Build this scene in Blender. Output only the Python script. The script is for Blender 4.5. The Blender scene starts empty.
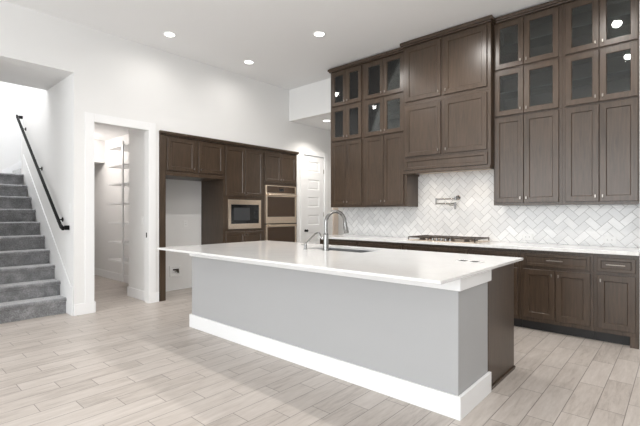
import bpy, bmesh, math, random
from mathutils import Vector
random.seed(4)
PI = math.pi
SC = bpy.context.scene
COL = SC.collection

# ------------------------------------------------------------------ camera, world, large lights, exposure
cam_data = bpy.data.cameras.new('camera')
cam_data.sensor_width = 36.0
cam_data.lens = 406.55 / 640.0 * 36.0
cam = bpy.data.objects.new('camera', cam_data)
COL.objects.link(cam)
cam.location = (0.0, -5.4488, 1.2798)
cam.rotation_euler = (PI / 2, 0.0, 0.7273)
SC.camera = cam

world = bpy.data.worlds.new('world')
SC.world = world
world.use_nodes = True
world.node_tree.nodes['Background'].inputs['Color'].default_value = (0.86, 0.93, 1.0, 1)
world.node_tree.nodes['Background'].inputs['Strength'].default_value = 1.2

SC.view_settings.view_transform = 'Standard'
SC.view_settings.look = 'None'
SC.view_settings.gamma = 1.0
SC.view_settings.use_curve_mapping = False
SC.view_settings.exposure = 0.33


def area_light(name, loc, rot, sx, sy, watts, col=(1, 1, 1), shape='RECTANGLE'):
    d = bpy.data.lights.new(name, 'AREA')
    d.shape = shape
    d.size = sx
    d.size_y = sy
    d.energy = watts
    d.color = col
    o = bpy.data.objects.new(name, d)
    COL.objects.link(o)
    o.location = loc
    o.rotation_euler = rot
    return o


def spot_light(name, loc, watts, col=(1, 0.95, 0.88), angle=130, blend=0.8, size=0.045):
    d = bpy.data.lights.new(name, 'SPOT')
    d.energy = watts
    d.color = col
    d.spot_size = math.radians(angle)
    d.spot_blend = blend
    d.shadow_soft_size = size
    o = bpy.data.objects.new(name, d)
    COL.objects.link(o)
    o.location = loc
    return o


# daylight through the three windows in the wall behind the camera and the glazed door on the right
for k, wx in enumerate((-3.9, -1.3, 1.3)):
    area_light('window_daylight', (wx, -9.42, 1.75), (PI / 2, 0, 0), 2.0, 2.5, 78, (0.95, 0.98, 1.0))
area_light('window_daylight', (2.92, -6.2, 1.6), (PI / 2, 0, PI / 2), 2.4, 2.4, 10, (0.95, 0.98, 1.0))
# the recessed can lights of the open-plan ceiling
CANS = [(-5.07, -2.75), (-5.07, -1.43), (-3.58, -1.44)]            # in view
MORE_CANS = [(-2.09, -1.44), (-0.6, -1.44), (-3.58, -2.85), (-2.09, -2.85), (-0.6, -2.85), (-3.3, -5.6), (-0.6, -5.6), (1.9, -4.0), (-3.3, -7.8), (-0.6, -7.8)]
for x, y in CANS + MORE_CANS:
    spot_light('can_light', (x, y, 3.62), 10 if x < -5 else (52 if y > -2 else (44 if y > -3 else 20)), (1.0, 0.965, 0.92), 172, 0.75)
spot_light('hall_can_light', (-5.08, 0.45, 3.02), 62)
# daylight from the upper floor falling into the stairwell
area_light('stairwell_daylight', (-7.5, -4.35, 5.35), (0, 0, 0), 1.5, 1.0, 72, (0.97, 0.98, 1.0))
pl = bpy.data.objects.new('pantry_lamp_light', bpy.data.lights.new('pantry_lamp_light', 'POINT'))
COL.objects.link(pl)
pl.location = (-8.2, -3.1, 2.5)
pl.data.energy = 19
pl.data.color = (1.0, 0.93, 0.88)
pl.data.shadow_soft_size = 0.06

# ------------------------------------------------------------------ materials


def new_mat(name):
    m = bpy.data.materials.new(name)
    m.use_nodes = True
    return m, m.node_tree, m.node_tree.nodes['Principled BSDF']


def N(nt, kind, **kw):
    n = nt.nodes.new(kind)
    for k, v in kw.items():
        if k in n.bl_rna.properties:
            setattr(n, k, v)
        else:
            n.inputs[k].default_value = v
    return n


def M(nt, op, a, b=None, c=None):
    n = nt.nodes.new('ShaderNodeMath')
    n.operation = op
    for i, v in enumerate((a, b, c)):
        if v is None:
            continue
        if isinstance(v, (int, float)):
            n.inputs[i].default_value = v
        else:
            nt.links.new(v, n.inputs[i])
    return n.outputs[0]


def ramp(nt, fac, stops):
    r = nt.nodes.new('ShaderNodeValToRGB')
    els = r.color_ramp.elements
    while len(els) < len(stops):
        els.new(0.5)
    for e, (p, c) in zip(els, stops):
        e.position = p
        e.color = (*c, 1)
    nt.links.new(fac, r.inputs[0])
    return r.outputs[0]


def bump(nt, bsdf, height, strength, dist=0.002):
    b = nt.nodes.new('ShaderNodeBump')
    b.inputs['Strength'].default_value = strength
    b.inputs['Distance'].default_value = dist
    nt.links.new(height, b.inputs['Height'])
    nt.links.new(b.outputs[0], bsdf.inputs['Normal'])


def simple(name, col, rough=0.5, metal=0.0, noise=None, bstr=0.0, var=0.0):
    m, nt, b = new_mat(name)
    b.inputs['Base Color'].default_value = (*col, 1)
    b.inputs['Roughness'].default_value = rough
    b.inputs['Metallic'].default_value = metal
    if noise:
        tc = N(nt, 'ShaderNodeTexCoord')
        nz = N(nt, 'ShaderNodeTexNoise', Scale=noise, Detail=4.0)
        nt.links.new(tc.outputs['Object'], nz.inputs['Vector'])
        if bstr:
            bump(nt, b, nz.outputs['Fac'], bstr)
        if var:
            c = ramp(nt, nz.outputs['Fac'], [(0.3, tuple(x * (1 - var) for x in col)), (0.7, tuple(min(1, x * (1 + var)) for x in col))])
            nt.links.new(c, b.inputs['Base Color'])
    return m


MAT = {}
MAT['wall'] = simple('wall_paint', (0.80, 0.795, 0.785), 0.65, noise=160, bstr=0.08)
MAT['ceiling'] = simple('ceiling_paint', (0.85, 0.85, 0.85), 0.8, noise=120, bstr=0.08)
MAT['trim'] = simple('white_trim_paint', (0.86, 0.86, 0.86), 0.35)
MAT['island_paint'] = simple('grey_island_paint', (0.405, 0.405, 0.408), 0.6, noise=220, bstr=0.12)
MAT['nickel'] = simple('brushed_nickel', (0.34, 0.31, 0.28), 0.3, 1.0)
MAT['chrome'] = simple('polished_chrome', (0.27, 0.267, 0.262), 0.24, 1.0)
MAT['steel'] = simple('stainless_steel', (0.78, 0.66, 0.54), 0.3, 1.0, noise=40, var=0.06)
MAT['black_iron'] = simple('cast_iron', (0.045, 0.032, 0.023), 0.4)
MAT['black_metal'] = simple('black_rail_paint', (0.006, 0.006, 0.006), 0.6)
MAT['black_metal'].node_tree.nodes['Principled BSDF'].inputs['Specular IOR Level'].default_value = 0.15
MAT['dark_glass'] = simple('dark_appliance_glass', (0.055, 0.033, 0.02), 0.12)
MAT['black_glass'] = simple('black_appliance_glass', (0.01, 0.01, 0.011), 0.12)
MAT['screen_glass'] = simple('microwave_window_mesh', (0.045, 0.047, 0.05), 0.25)
MAT['white_plastic'] = simple('white_plastic', (0.84, 0.84, 0.83), 0.4)
MAT['slot'] = simple('dark_slot', (0.03, 0.03, 0.03), 0.6)
MAT['beige'] = simple('beige_board', (0.68, 0.58, 0.50), 0.6, noise=12, var=0.06)
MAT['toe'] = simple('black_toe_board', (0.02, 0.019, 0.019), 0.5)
MAT['steel_sink'] = simple('sink_steel', (0.35, 0.35, 0.36), 0.3, 1.0)


def wood(name, dark, light, rough):
    m, nt, b = new_mat(name)
    tc = N(nt, 'ShaderNodeTexCoord')
    mp = N(nt, 'ShaderNodeMapping')
    mp.inputs['Scale'].default_value = (22, 22, 1.6)
    nt.links.new(tc.outputs['Object'], mp.inputs['Vector'])
    n1 = N(nt, 'ShaderNodeTexNoise', Scale=2.2, Detail=7.0, Roughness=0.65, Distortion=0.6)
    nt.links.new(mp.outputs[0], n1.inputs['Vector'])
    n2 = N(nt, 'ShaderNodeTexNoise', Scale=1.3, Detail=2.0)
    nt.links.new(tc.outputs['Object'], n2.inputs['Vector'])
    f = M(nt, 'ADD', M(nt, 'MULTIPLY', n1.outputs['Fac'], 0.7), M(nt, 'MULTIPLY', n2.outputs['Fac'], 0.3))
    mid = tuple((a + c) / 2 for a, c in zip(dark, light))
    c = ramp(nt, f, [(0.34, dark), (0.5, mid), (0.66, light)])
    nt.links.new(c, b.inputs['Base Color'])
    b.inputs['Roughness'].default_value = rough
    bump(nt, b, n1.outputs['Fac'], 0.06, 0.001)
    return m


MAT['wood'] = wood('dark_stained_wood', (0.035, 0.0222, 0.0135), (0.084, 0.056, 0.0375), 0.3)
MAT['wood_inside'] = wood('cabinet_interior_wood', (0.05, 0.047, 0.043), (0.09, 0.086, 0.08), 0.5)


def quartz(name, base, vein, vs):
    m, nt, b = new_mat(name)
    tc = N(nt, 'ShaderNodeTexCoord')
    n1 = N(nt, 'ShaderNodeTexNoise', Scale=vs, Detail=8.0, Roughness=0.6, Distortion=1.8)
    nt.links.new(tc.outputs['Object'], n1.inputs['Vector'])
    v = M(nt, 'ABSOLUTE', M(nt, 'SUBTRACT', n1.outputs['Fac'], 0.5))
    c = ramp(nt, v, [(0.0, vein), (0.05, base)])
    nt.links.new(c, b.inputs['Base Color'])
    b.inputs['Roughness'].default_value = 0.1
    return m


MAT['quartz'] = quartz('white_quartz', (0.73, 0.722, 0.712), (0.70, 0.69, 0.68), 1.2)
MAT['quartz_wall'] = quartz('veined_white_quartz', (0.80, 0.795, 0.785), (0.72, 0.71, 0.70), 2.5)


def floor_mat():
    m, nt, b = new_mat('wood_look_floor_tile')
    g = N(nt, 'ShaderNodeNewGeometry')
    s = N(nt, 'ShaderNodeSeparateXYZ')
    nt.links.new(g.outputs['Position'], s.inputs[0])
    W, L = 0.1565, 0.61
    px = M(nt, 'DIVIDE', M(nt, 'ADD', s.outputs[0], 2.302 + 40 * W), W)
    colid = M(nt, 'FLOOR', px)
    fx = M(nt, 'SUBTRACT', px, colid)
    py = M(nt, 'SUBTRACT', M(nt, 'DIVIDE', M(nt, 'ADD', s.outputs[1], 4.69 + 30.0 * L), L), M(nt, 'DIVIDE', M(nt, 'SUBTRACT', colid, 34.0), 3.0))
    rowid = M(nt, 'FLOOR', py)
    fy = M(nt, 'SUBTRACT', py, rowid)
    dx = M(nt, 'MULTIPLY', M(nt, 'MINIMUM', fx, M(nt, 'SUBTRACT', 1.0, fx)), W)
    dy = M(nt, 'MULTIPLY', M(nt, 'MINIMUM', fy, M(nt, 'SUBTRACT', 1.0, fy)), L)
    d = M(nt, 'MINIMUM', dx, dy)
    grout = M(nt, 'LESS_THAN', d, 0.0025)
    cmb = N(nt, 'ShaderNodeCombineXYZ')
    nt.links.new(colid, cmb.inputs[0])
    nt.links.new(rowid, cmb.inputs[1])
    wn = N(nt, 'ShaderNodeTexWhiteNoise', noise_dimensions='3D')
    nt.links.new(cmb.outputs[0], wn.inputs['Vector'])
    # streaky grain, shifted per plank
    off = N(nt, 'ShaderNodeVectorMath', operation='ADD')
    sc2 = N(nt, 'ShaderNodeVectorMath', operation='SCALE')
    sc2.inputs['Scale'].default_value = 40.0
    nt.links.new(wn.outputs['Color'], sc2.inputs[0])
    nt.links.new(g.outputs['Position'], off.inputs[0])
    nt.links.new(sc2.outputs[0], off.inputs[1])
    mp = N(nt, 'ShaderNodeMapping')
    mp.inputs['Scale'].default_value = (14, 1.6, 1)
    nt.links.new(off.outputs[0], mp.inputs['Vector'])
    n1 = N(nt, 'ShaderNodeTexNoise', Scale=1.6, Detail=7.0, Roughness=0.6, Distortion=0.5)
    nt.links.new(mp.outputs[0], n1.inputs['Vector'])
    mp3 = N(nt, 'ShaderNodeMapping')
    mp3.inputs['Scale'].default_value = (60, 9, 1)
    nt.links.new(off.outputs[0], mp3.inputs['Vector'])
    n3 = N(nt, 'ShaderNodeTexNoise', Scale=1.0, Detail=4.0, Roughness=0.7)
    nt.links.new(mp3.outputs[0], n3.inputs['Vector'])
    f = M(nt, 'ADD', M(nt, 'MULTIPLY', n1.outputs['Fac'], 0.55), M(nt, 'ADD', M(nt, 'MULTIPLY', wn.outputs['Value'], 0.13), M(nt, 'MULTIPLY', n3.outputs['Fac'], 0.32)))
    c = ramp(nt, f, [(0.32, (0.35, 0.308, 0.276)), (0.46, (0.48, 0.43, 0.39)), (0.6, (0.545, 0.495, 0.455)), (0.75, (0.61, 0.558, 0.515))])
    mix = N(nt, 'ShaderNodeMix', data_type='RGBA')
    nt.links.new(grout, mix.inputs['Factor'])
    nt.links.new(c, mix.inputs[6])
    mix.inputs[7].default_value = (0.22, 0.195, 0.175, 1)
    nt.links.new(mix.outputs[2], b.inputs['Base Color'])
    b.inputs['Roughness'].default_value = 0.38
    bump(nt, b, M(nt, 'ADD', M(nt, 'MULTIPLY', M(nt, 'SUBTRACT', 1.0, grout), 1.0), M(nt, 'MULTIPLY', n1.outputs['Fac'], 0.15)), 0.35, 0.0015)
    return m


MAT['floor'] = floor_mat()


def herringbone():
    m, nt, b = new_mat('white_herringbone_tile')
    g = N(nt, 'ShaderNodeNewGeometry')
    s = N(nt, 'ShaderNodeSeparateXYZ')
    nt.links.new(g.outputs['Position'], s.inputs[0])
    W = 0.0755
    k = 1.0 / (W * math.sqrt(2))
    X = M(nt, 'ADD', s.outputs[0], 1.307)
    Z = M(nt, 'SUBTRACT', s.outputs[2], 1.345)
    p = M(nt, 'ADD', M(nt, 'MULTIPLY', M(nt, 'ADD', X, Z), k), 200.0)
    q = M(nt, 'ADD', M(nt, 'MULTIPLY', M(nt, 'SUBTRACT', Z, X), k), 200.0)
    i = M(nt, 'FLOOR', p)
    j = M(nt, 'FLOOR', q)
    md = M(nt, 'FLOORED_MODULO', M(nt, 'SUBTRACT', i, j), 4.0)
    is1 = M(nt, 'COMPARE', md, 1.0, 0.1)
    is2 = M(nt, 'COMPARE', md, 2.0, 0.1)
    vert = M(nt, 'GREATER_THAN', md, 1.5)
    hor = M(nt, 'SUBTRACT', 1.0, vert)
    i0 = M(nt, 'SUBTRACT', i, is1)
    j0 = M(nt, 'SUBTRACT', j, is2)
    u = M(nt, 'SUBTRACT', p, i0)
    v = M(nt, 'SUBTRACT', q, j0)
    ul = M(nt, 'ADD', 1.0, hor)
    vl = M(nt, 'ADD', 1.0, vert)
    d = M(nt, 'MINIMUM', M(nt, 'MINIMUM', u, M(nt, 'SUBTRACT', ul, u)), M(nt, 'MINIMUM', v, M(nt, 'SUBTRACT', vl, v)))
    grout = M(nt, 'LESS_THAN', d, 0.035)
    cmb = N(nt, 'ShaderNodeCombineXYZ')
    nt.links.new(i0, cmb.inputs[0])
    nt.links.new(j0, cmb.inputs[1])
    wn = N(nt, 'ShaderNodeTexWhiteNoise', noise_dimensions='3D')
    nt.links.new(cmb.outputs[0], wn.inputs['Vector'])
    n1 = N(nt, 'ShaderNodeTexNoise', Scale=9.0, Detail=6.0, Distortion=1.2)
    nt.links.new(g.outputs['Position'], n1.inputs['Vector'])
    f = M(nt, 'ADD', M(nt, 'MULTIPLY', wn.outputs['Value'], 0.6), M(nt, 'MULTIPLY', n1.outputs['Fac'], 0.4))
    c = ramp(nt, f, [(0.15, (0.70, 0.70, 0.70)), (0.5, (0.765, 0.763, 0.757)), (0.85, (0.85, 0.847, 0.84))])
    mix = N(nt, 'ShaderNodeMix', data_type='RGBA')
    nt.links.new(grout, mix.inputs['Factor'])
    nt.links.new(c, mix.inputs[6])
    mix.inputs[7].default_value = (0.48, 0.475, 0.47, 1)
    nt.links.new(mix.outputs[2], b.inputs['Base Color'])
    b.inputs['Roughness'].default_value = 0.22
    h = M(nt, 'ADD', M(nt, 'MULTIPLY', M(nt, 'MINIMUM', d, 0.08), 10.0), M(nt, 'MULTIPLY', wn.outputs['Value'], 0.3))
    bump(nt, b, h, 0.4, 0.002)
    return m


MAT['tile'] = herringbone()


def carpet():
    m, nt, b = new_mat('grey_stair_carpet')
    tc = N(nt, 'ShaderNodeTexCoord')
    n1 = N(nt, 'ShaderNodeTexNoise', Scale=70.0, Detail=5.0, Roughness=0.7)
    n2 = N(nt, 'ShaderNodeTexNoise', Scale=9.0, Detail=3.0)
    nt.links.new(tc.outputs['Object'], n1.inputs['Vector'])
    nt.links.new(tc.outputs['Object'], n2.inputs['Vector'])
    f = M(nt, 'ADD', M(nt, 'MULTIPLY', n1.outputs['Fac'], 0.6), M(nt, 'MULTIPLY', n2.outputs['Fac'], 0.4))
    c = ramp(nt, f, [(0.36, (0.10, 0.10, 0.105)), (0.5, (0.19, 0.19, 0.195)), (0.64, (0.32, 0.32, 0.325))])
    nt.links.new(c, b.inputs['Base Color'])
    b.inputs['Roughness'].default_value = 0.95
    b.inputs['Sheen Weight'].default_value = 0.8
    bump(nt, b, n1.outputs['Fac'], 0.7, 0.006)
    return m


MAT['carpet'] = carpet()


def clear_glass(name, tint, ripple=True):
    m = bpy.data.materials.new(name)
    m.use_nodes = True
    nt = m.node_tree
    for n in list(nt.nodes):
        nt.nodes.remove(n)
    out = N(nt, 'ShaderNodeOutputMaterial')
    tr = N(nt, 'ShaderNodeBsdfTransparent', Color=(*tint, 1))
    gl = N(nt, 'ShaderNodeBsdfGlossy', Roughness=0.03)
    fr = N(nt, 'ShaderNodeFresnel', IOR=1.7)
    mx = N(nt, 'ShaderNodeMixShader')
    nt.links.new(fr.outputs[0], mx.inputs[0])
    nt.links.new(tr.outputs[0], mx.inputs[1])
    nt.links.new(gl.outputs[0], mx.inputs[2])
    nt.links.new(mx.outputs[0], out.inputs[0])
    if ripple:
        tc = N(nt, 'ShaderNodeTexCoord')
        mp = N(nt, 'ShaderNodeMapping')
        mp.inputs['Scale'].default_value = (1.5, 1.5, 9)
        nt.links.new(tc.outputs['Object'], mp.inputs['Vector'])
        nz = N(nt, 'ShaderNodeTexNoise', Scale=2.0, Detail=3.0)
        nt.links.new(mp.outputs[0], nz.inputs['Vector'])
        b = N(nt, 'ShaderNodeBump', Strength=0.015, Distance=0.01)
        nt.links.new(nz.outputs['Fac'], b.inputs['Height'])
        nt.links.new(b.outputs[0], gl.inputs['Normal'])
    return m


MAT['glass'] = clear_glass('cabinet_glass', (0.72, 0.76, 0.75), False)
MAT['window_glass'] = clear_glass('window_glass', (0.97, 0.98, 0.98), False)


def glow(name, col, strength):
    m, nt, b = new_mat(name)
    b.inputs['Base Color'].default_value = (*col, 1)
    b.inputs['Emission Color'].default_value = (*col, 1)
    b.inputs['Emission Strength'].default_value = strength
    return m


MAT['lens'] = glow('lamp_lens', (1.0, 0.97, 0.93), 6.0)

# ------------------------------------------------------------------ mesh helpers


class MB:
    """collects shapes; build() links them as ONE mesh object"""

    def __init__(self):
        self.bm = bmesh.new()

    def face(self, pts):
        vs = [self.bm.verts.new(p) for p in pts]
        return self.bm.faces.new(vs)

    def box(self, x0, x1, y0, y1, z0, z1):
        x0, x1 = min(x0, x1), max(x0, x1)
        y0, y1 = min(y0, y1), max(y0, y1)
        z0, z1 = min(z0, z1), max(z0, z1)
        v = [self.bm.verts.new(p) for p in ((x0, y0, z0), (x1, y0, z0), (x1, y1, z0), (x0, y1, z0), (x0, y0, z1), (x1, y0, z1), (x1, y1, z1), (x0, y1, z1))]
        for f in ((0, 3, 2, 1), (4, 5, 6, 7), (0, 1, 5, 4), (1, 2, 6, 5), (2, 3, 7, 6), (3, 0, 4, 7)):
            self.bm.faces.new([v[i] for i in f])
        return self

    def rings(self, loops, cap=True, closed=False):
        """skin a list of equal-length vertex loops"""
        vs = [[self.bm.verts.new(p) for p in lp] for lp in loops]
        n = len(vs[0])
        m = len(vs)
        for a in range(m if closed else m - 1):
            for k in range(n):
                self.bm.faces.new([vs[a][k], vs[a][(k + 1) % n], vs[(a + 1) % m][(k + 1) % n], vs[(a + 1) % m][k]])
        if cap and not closed:
            self.bm.faces.new(vs[0][::-1])
            self.bm.faces.new(vs[-1])
        return self

    def lathe(self, c, axis, prof, n=20):
        """prof: list of (distance along axis, radius)"""
        a = Vector(axis).normalized()
        t = Vector((0, 0, 1)) if abs(a.z) < 0.9 else Vector((1, 0, 0))
        e1 = a.cross(t).normalized()
        e2 = a.cross(e1)
        c = Vector(c)
        self.rings([[c + a * h + (e1 * math.cos(2 * PI * k / n) + e2 * math.sin(2 * PI * k / n)) * r for k in range(n)] for h, r in prof])
        return self

    def tube(self, path, r, n=12):
        pts = [Vector(p) for p in path]
        rs = r if isinstance(r, (list, tuple)) else [r] * len(pts)
        loops = []
        up = None
        for i, p in enumerate(pts):
            d = (pts[min(i + 1, len(pts) - 1)] - pts[max(i - 1, 0)]).normalized()
            if up is None:
                t = Vector((0, 0, 1)) if abs(d.z) < 0.9 else Vector((1, 0, 0))
                up = d.cross(t).normalized()
            up = (up - d * up.dot(d)).normalized()
            e2 = d.cross(up)
            loops.append([p + (up * math.cos(2 * PI * k / n) + e2 * math.sin(2 * PI * k / n)) * rs[i] for k in range(n)])
        self.rings(loops)
        return self

    def prism(self, poly, axis, a0, a1):
        """poly of 2-D points, swept along an axis ('x': points are (y,z); 'y': (x,z); 'z': (x,y))"""
        def P(p, a):
            return {'x': (a, p[0], p[1]), 'y': (p[0], a, p[1]), 'z': (p[0], p[1], a)}[axis]
        self.rings([[P(p, a0) for p in poly], [P(p, a1) for p in poly]])
        return self

    def build(self, name, mat, parent=None, bevel=0.0, smooth=False, segs=2):
        bm = self.bm
        bmesh.ops.recalc_face_normals(bm, faces=bm.faces)
        if parent is not None:
            root = parent
            while root.parent is not None:
                root = root.parent
            off = Vector(root.location)
            for v in bm.verts:
                v.co -= off
        me = bpy.data.meshes.new(name)
        bm.to_mesh(me)
        bm.free()
        if smooth:
            for p in me.polygons:
                p.use_smooth = True
        me.materials.append(MAT[mat])
        o = bpy.data.objects.new(name, me)
        COL.objects.link(o)
        if parent is not None:
            o.parent = parent
        if smooth:
            me.set_sharp_from_angle(angle=math.radians(40))
        if bevel:
            b = o.modifiers.new('edge', 'BEVEL')
            b.width = bevel
            b.segments = segs
            b.limit_method = 'ANGLE'
            b.angle_limit = math.radians(50)
        return o


def tag(o, label, cat, group=None):
    o['label'] = label
    o['category'] = cat
    if group:
        o['group'] = group
    return o


def thing(name, loc, label, cat, group=None):
    o = bpy.data.objects.new(name, None)
    COL.objects.link(o)
    o.location = loc
    o.empty_display_size = 0.1
    return tag(o, label, cat, group)


def struct(o):
    o['kind'] = 'structure'
    return o


def SB(name, mat, *boxes, bevel=0.0):
    mb = MB()
    for b in boxes:
        mb.box(*b)
    return struct(mb.build(name, mat, bevel=bevel))


# ------------------------------------------------------------------ the setting
L = -5.644        # face of the wall with the pantry, tall cabinets and hall door
ZC = 3.647
ZH = 3.048
SB('floor', 'floor', (-10.2, 3.2, -9.7, 3.0, -0.1, 0.0))
SB('ceiling', 'ceiling', (L, 3.12, -9.62, 0.0, ZC, ZC + 0.12))
SB('ceiling_hall', 'ceiling', (L, -4.19, 0.121, 2.7, ZH, ZH + 0.12))
SB('wall_bulkhead', 'wall', (L, -4.31, 0.0, 0.12, ZH, ZC))
# west wall: stair opening, pantry opening, alcove of the tall cabinets, hall door
SB('wall_west', 'wall',
   (L - 0.12, L, -9.62, -4.85, 0, ZC),
   (-6.75, L, -4.85, -3.71, 3.025, ZC + 0.1),
   (L - 0.12, L, -3.71, -3.476, 0, ZC),
   (L - 0.12, L, -3.476, -2.762, 2.45, ZC),
   (L - 0.12, L, -2.762, -2.607, 0, ZC),
   (-6.29, L, -2.607, 0.205, 2.425, ZC),
   (L - 0.12, L, 0.205, 0.385, 0, ZC),
   (L - 0.12, L, 0.385, 1.025, 2.45, ZC),
   (L - 0.12, L, 1.025, 2.7, 0, ZC))
SB('wall_alcove', 'wall', (-6.39, -6.29, -2.72, 0.3, 0, 2.72), (-6.29, L - 0.12, -2.72, -2.607, 0, 2.72), (-6.29, L - 0.12, 0.205, 0.3, 0, 2.42))
SB('wall_north', 'wall', (-4.31, 3.0, 0.0, 0.12, 0, ZC), (-0.296, 3.0, -0.6, 0.0, 0, ZC))
SB('wall_hall_side', 'wall', (-4.31, -4.19, 0.12, 2.7, 0, ZH))
SB('wall_hall_end', 'wall', (L - 0.12, -4.19, 2.7, 2.82, 0, ZH + 0.1))
SB('wall_stair_side', 'wall', (-8.05, L - 0.12, -3.71, -3.59, 0, 5.4))
SB('wall_stair_far_side', 'wall', (-9.8, L - 0.12, -4.97, -4.85, 0, 5.4))
SB('wall_stair_end', 'wall', (-9.82, -9.70, -4.97, -1.3, 0, 5.4))
SB('wall_stair_upper', 'wall', (-6.75, -6.63, -4.85, -3.71, ZC + 0.1, 5.4))
SB('ceiling_stair', 'ceiling', (-9.8, -6.63, -4.97, -1.3, 5.4, 5.5))
SB('wall_landing_side', 'wall', (-8.05, -7.93, -3.59, -1.3, 2.8, 5.4))
# pantry shell
SB('wall_pantry_side', 'wall', (-9.42, -6.39, -2.24, -2.12, 0, 2.72), (-6.39, -6.28, -2.24, -2.12, 0, 2.72))
SB('wall_pantry_end', 'wall',
   (-8.72, -8.6, -3.59, -2.9, 0, 2.72), (-8.72, -8.6, -2.9, -2.24, 2.28, 2.72), (-9.42, -8.72, -2.98, -2.9, 0, 2.40), (-9.42, -9.34, -2.9, -2.24, 0, 2.40), (-9.42, -8.72, -2.98, -2.24, 2.28, 2.40))
SB('ceiling_pantry', 'ceiling', (-8.72, L - 0.12, -3.59, -2.12, 2.72, 2.8))
# room behind the camera
SB('wall_east', 'wall', (3.0, 3.12, -9.62, -7.5, 0, ZC), (3.0, 3.12, -7.5, -4.9, 2.85, ZC), (3.0, 3.12, -7.5, -4.9, 0, 0.3), (3.0, 3.12, -4.9, 0.12, 0, ZC))
WX = (-3.9, -1.3, 1.3)
bx = []
edges = [L]
for wx in WX:
    edges += [wx - 1.05, wx + 1.05]
    bx += [(wx - 1.05, wx + 1.05, -9.62, -9.5, 0, 0.45), (wx - 1.05, wx + 1.05, -9.62, -9.5, 3.05, ZC)]
edges.append(3.0)
for a in range(0, len(edges), 2):
    bx.append((edges[a], edges[a + 1], -9.62, -9.5, 0, ZC))
SB('wall_south', 'wall', *bx)


def window(n, x0, x1, z0, z1, axis, d0, d1):
    def B(u0, u1, a0, a1, b0, b1):
        return (u0, u1, b0, b1, a0, a1) if axis == 'y' else (b0, b1, u0, u1, a0, a1)
    mb = MB()
    w = 0.07
    for q in (B(x0, x1, z0, z0 + w, d0, d1), B(x0, x1, z1 - w, z1, d0, d1), B(x0, x0 + w, z0 + w, z1 - w, d0, d1), B(x1 - w, x1, z0 + w, z1 - w, d0, d1),
              B((x0 + x1) / 2 - 0.03, (x0 + x1) / 2 + 0.03, z0 + w, z1 - w, d0, d1)):
        mb.box(*q)
    fr = struct(mb.build('window_%d' % n, 'trim', bevel=0.004))
    m = (d0 + d1) / 2
    g = MB().box(*B(x0 + w, (x0 + x1) / 2 - 0.03, z0 + w, z1 - w, m - 0.004, m + 0.004)).box(*B((x0 + x1) / 2 + 0.03, x1 - w, z0 + w, z1 - w, m - 0.004, m + 0.004))
    g.build('window_glass', 'window_glass', fr)


for k, wx in enumerate(WX):
    window(k + 1, wx - 1.05, wx + 1.05, 0.45, 3.05, 'y', -9.6, -9.52)
window(4, -7.5, -4.9, 0.3, 2.85, 'x', 3.02, 3.10)

# baseboards
BH, BT = 0.142, 0.016


def baseboard(name, *boxes):
    return SB(name, 'trim', *boxes, bevel=0.004)


baseboard('baseboard_west', (L, L + BT, -3.71, -3.476, 0, BH), (L - 0.12, L + BT, -3.476, -3.46, 0, BH), (L, L + BT, -2.762, -2.612, 0, BH), (L, L + BT, -9.5, -4.87, 0, BH),
          (L, L + BT, 0.208, 0.29, 0, BH), (L, L + BT, 1.135, 2.7, 0, BH))
baseboard('baseboard_pantry', (-6.39, L - 0.12, -2.736, -2.72, 0, BH), (-6.406, -6.39, -2.736, -2.24, 0, BH), (-9.34, -6.406, -2.256, -2.24, 0, BH), (-9.34, -9.324, -2.9, -2.256, 0, BH))
baseboard('baseboard_alcove', (-6.29, -6.278, -2.505, -1.492, 0, 0.012))
baseboard('baseboard_hall', (L, -4.31, 2.684, 2.7, 0, BH), (-4.326, -4.31, 0.0, 2.684, 0, BH))
baseboard('baseboard_north', (-0.296, 3.0, -0.616, -0.6, 0, BH))
baseboard('baseboard_stair', (-9.70, -9.684, -3.7, -3.55, 1.9, 2.04))
# trim
CT = 0.014
SB('trim_1', 'trim', (L, L + CT, -3.585, -3.476, BH, 2.56), (L, L + CT, -3.476, -2.762, 2.45, 2.56), (L, L + CT, -2.762, -2.66, BH, 2.56), bevel=0.003)      # pantry casing
SB('trim_2', 'trim', (L, L + 0.018, 0.292, 0.392, 0, 2.545), (L, L + 0.018, 0.392, 1.018, 2.45, 2.545), (L, L + 0.018, 1.018, 1.118, 0, 2.545), bevel=0.004)  # hall door casing
SB('trim_3', 'beige', (L, L + 0.02, 1.30, 1.475, 0, 2.3), bevel=0.003)
# hall door with six horizontal panels
mb = MB()
Y0, Y1, X0 = 0.399, 1.011, L - 0.005
PAN = [(2.115, 2.325), (1.754, 1.963), (1.40, 1.603), (1.037, 1.242), (0.675, 0.88), (0.24, 0.52)]
zs = [2.44] + [z for p in PAN for z in (p[1], p[0])] + [0.008]
for a in range(0, len(zs), 2):
    mb.box(X0 - 0.035, X0, Y0, Y1, zs[a + 1], zs[a])
for z0, z1 in PAN:
    mb.box(X0 - 0.035, X0, Y0, Y0 + 0.136, z0, z1)
    mb.box(X0 - 0.035, X0, Y1 - 0.136, Y1, z0, z1)
    a = [(X0, Y0 + 0.136, z0), (X0, Y1 - 0.136, z0), (X0, Y1 - 0.136, z1), (X0, Y0 + 0.136, z1)]
    b_ = [(X0 - 0.012, Y0 + 0.146, z0 + 0.012), (X0 - 0.012, Y1 - 0.146, z0 + 0.012), (X0 - 0.012, Y1 - 0.146, z1 - 0.012), (X0 - 0.012, Y0 + 0.146, z1 - 0.012)]
    c_ = [(X0 - 0.005, Y0 + 0.175, z0 + 0.04), (X0 - 0.005, Y1 - 0.175, z0 + 0.04), (X0 - 0.005, Y1 - 0.175, z1 - 0.04), (X0 - 0.005, Y0 + 0.175, z1 - 0.04)]
    mb.rings([a, b_, c_], cap=False)
    mb.face(c_)
door = struct(mb.build('door_1', 'trim'))
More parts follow.
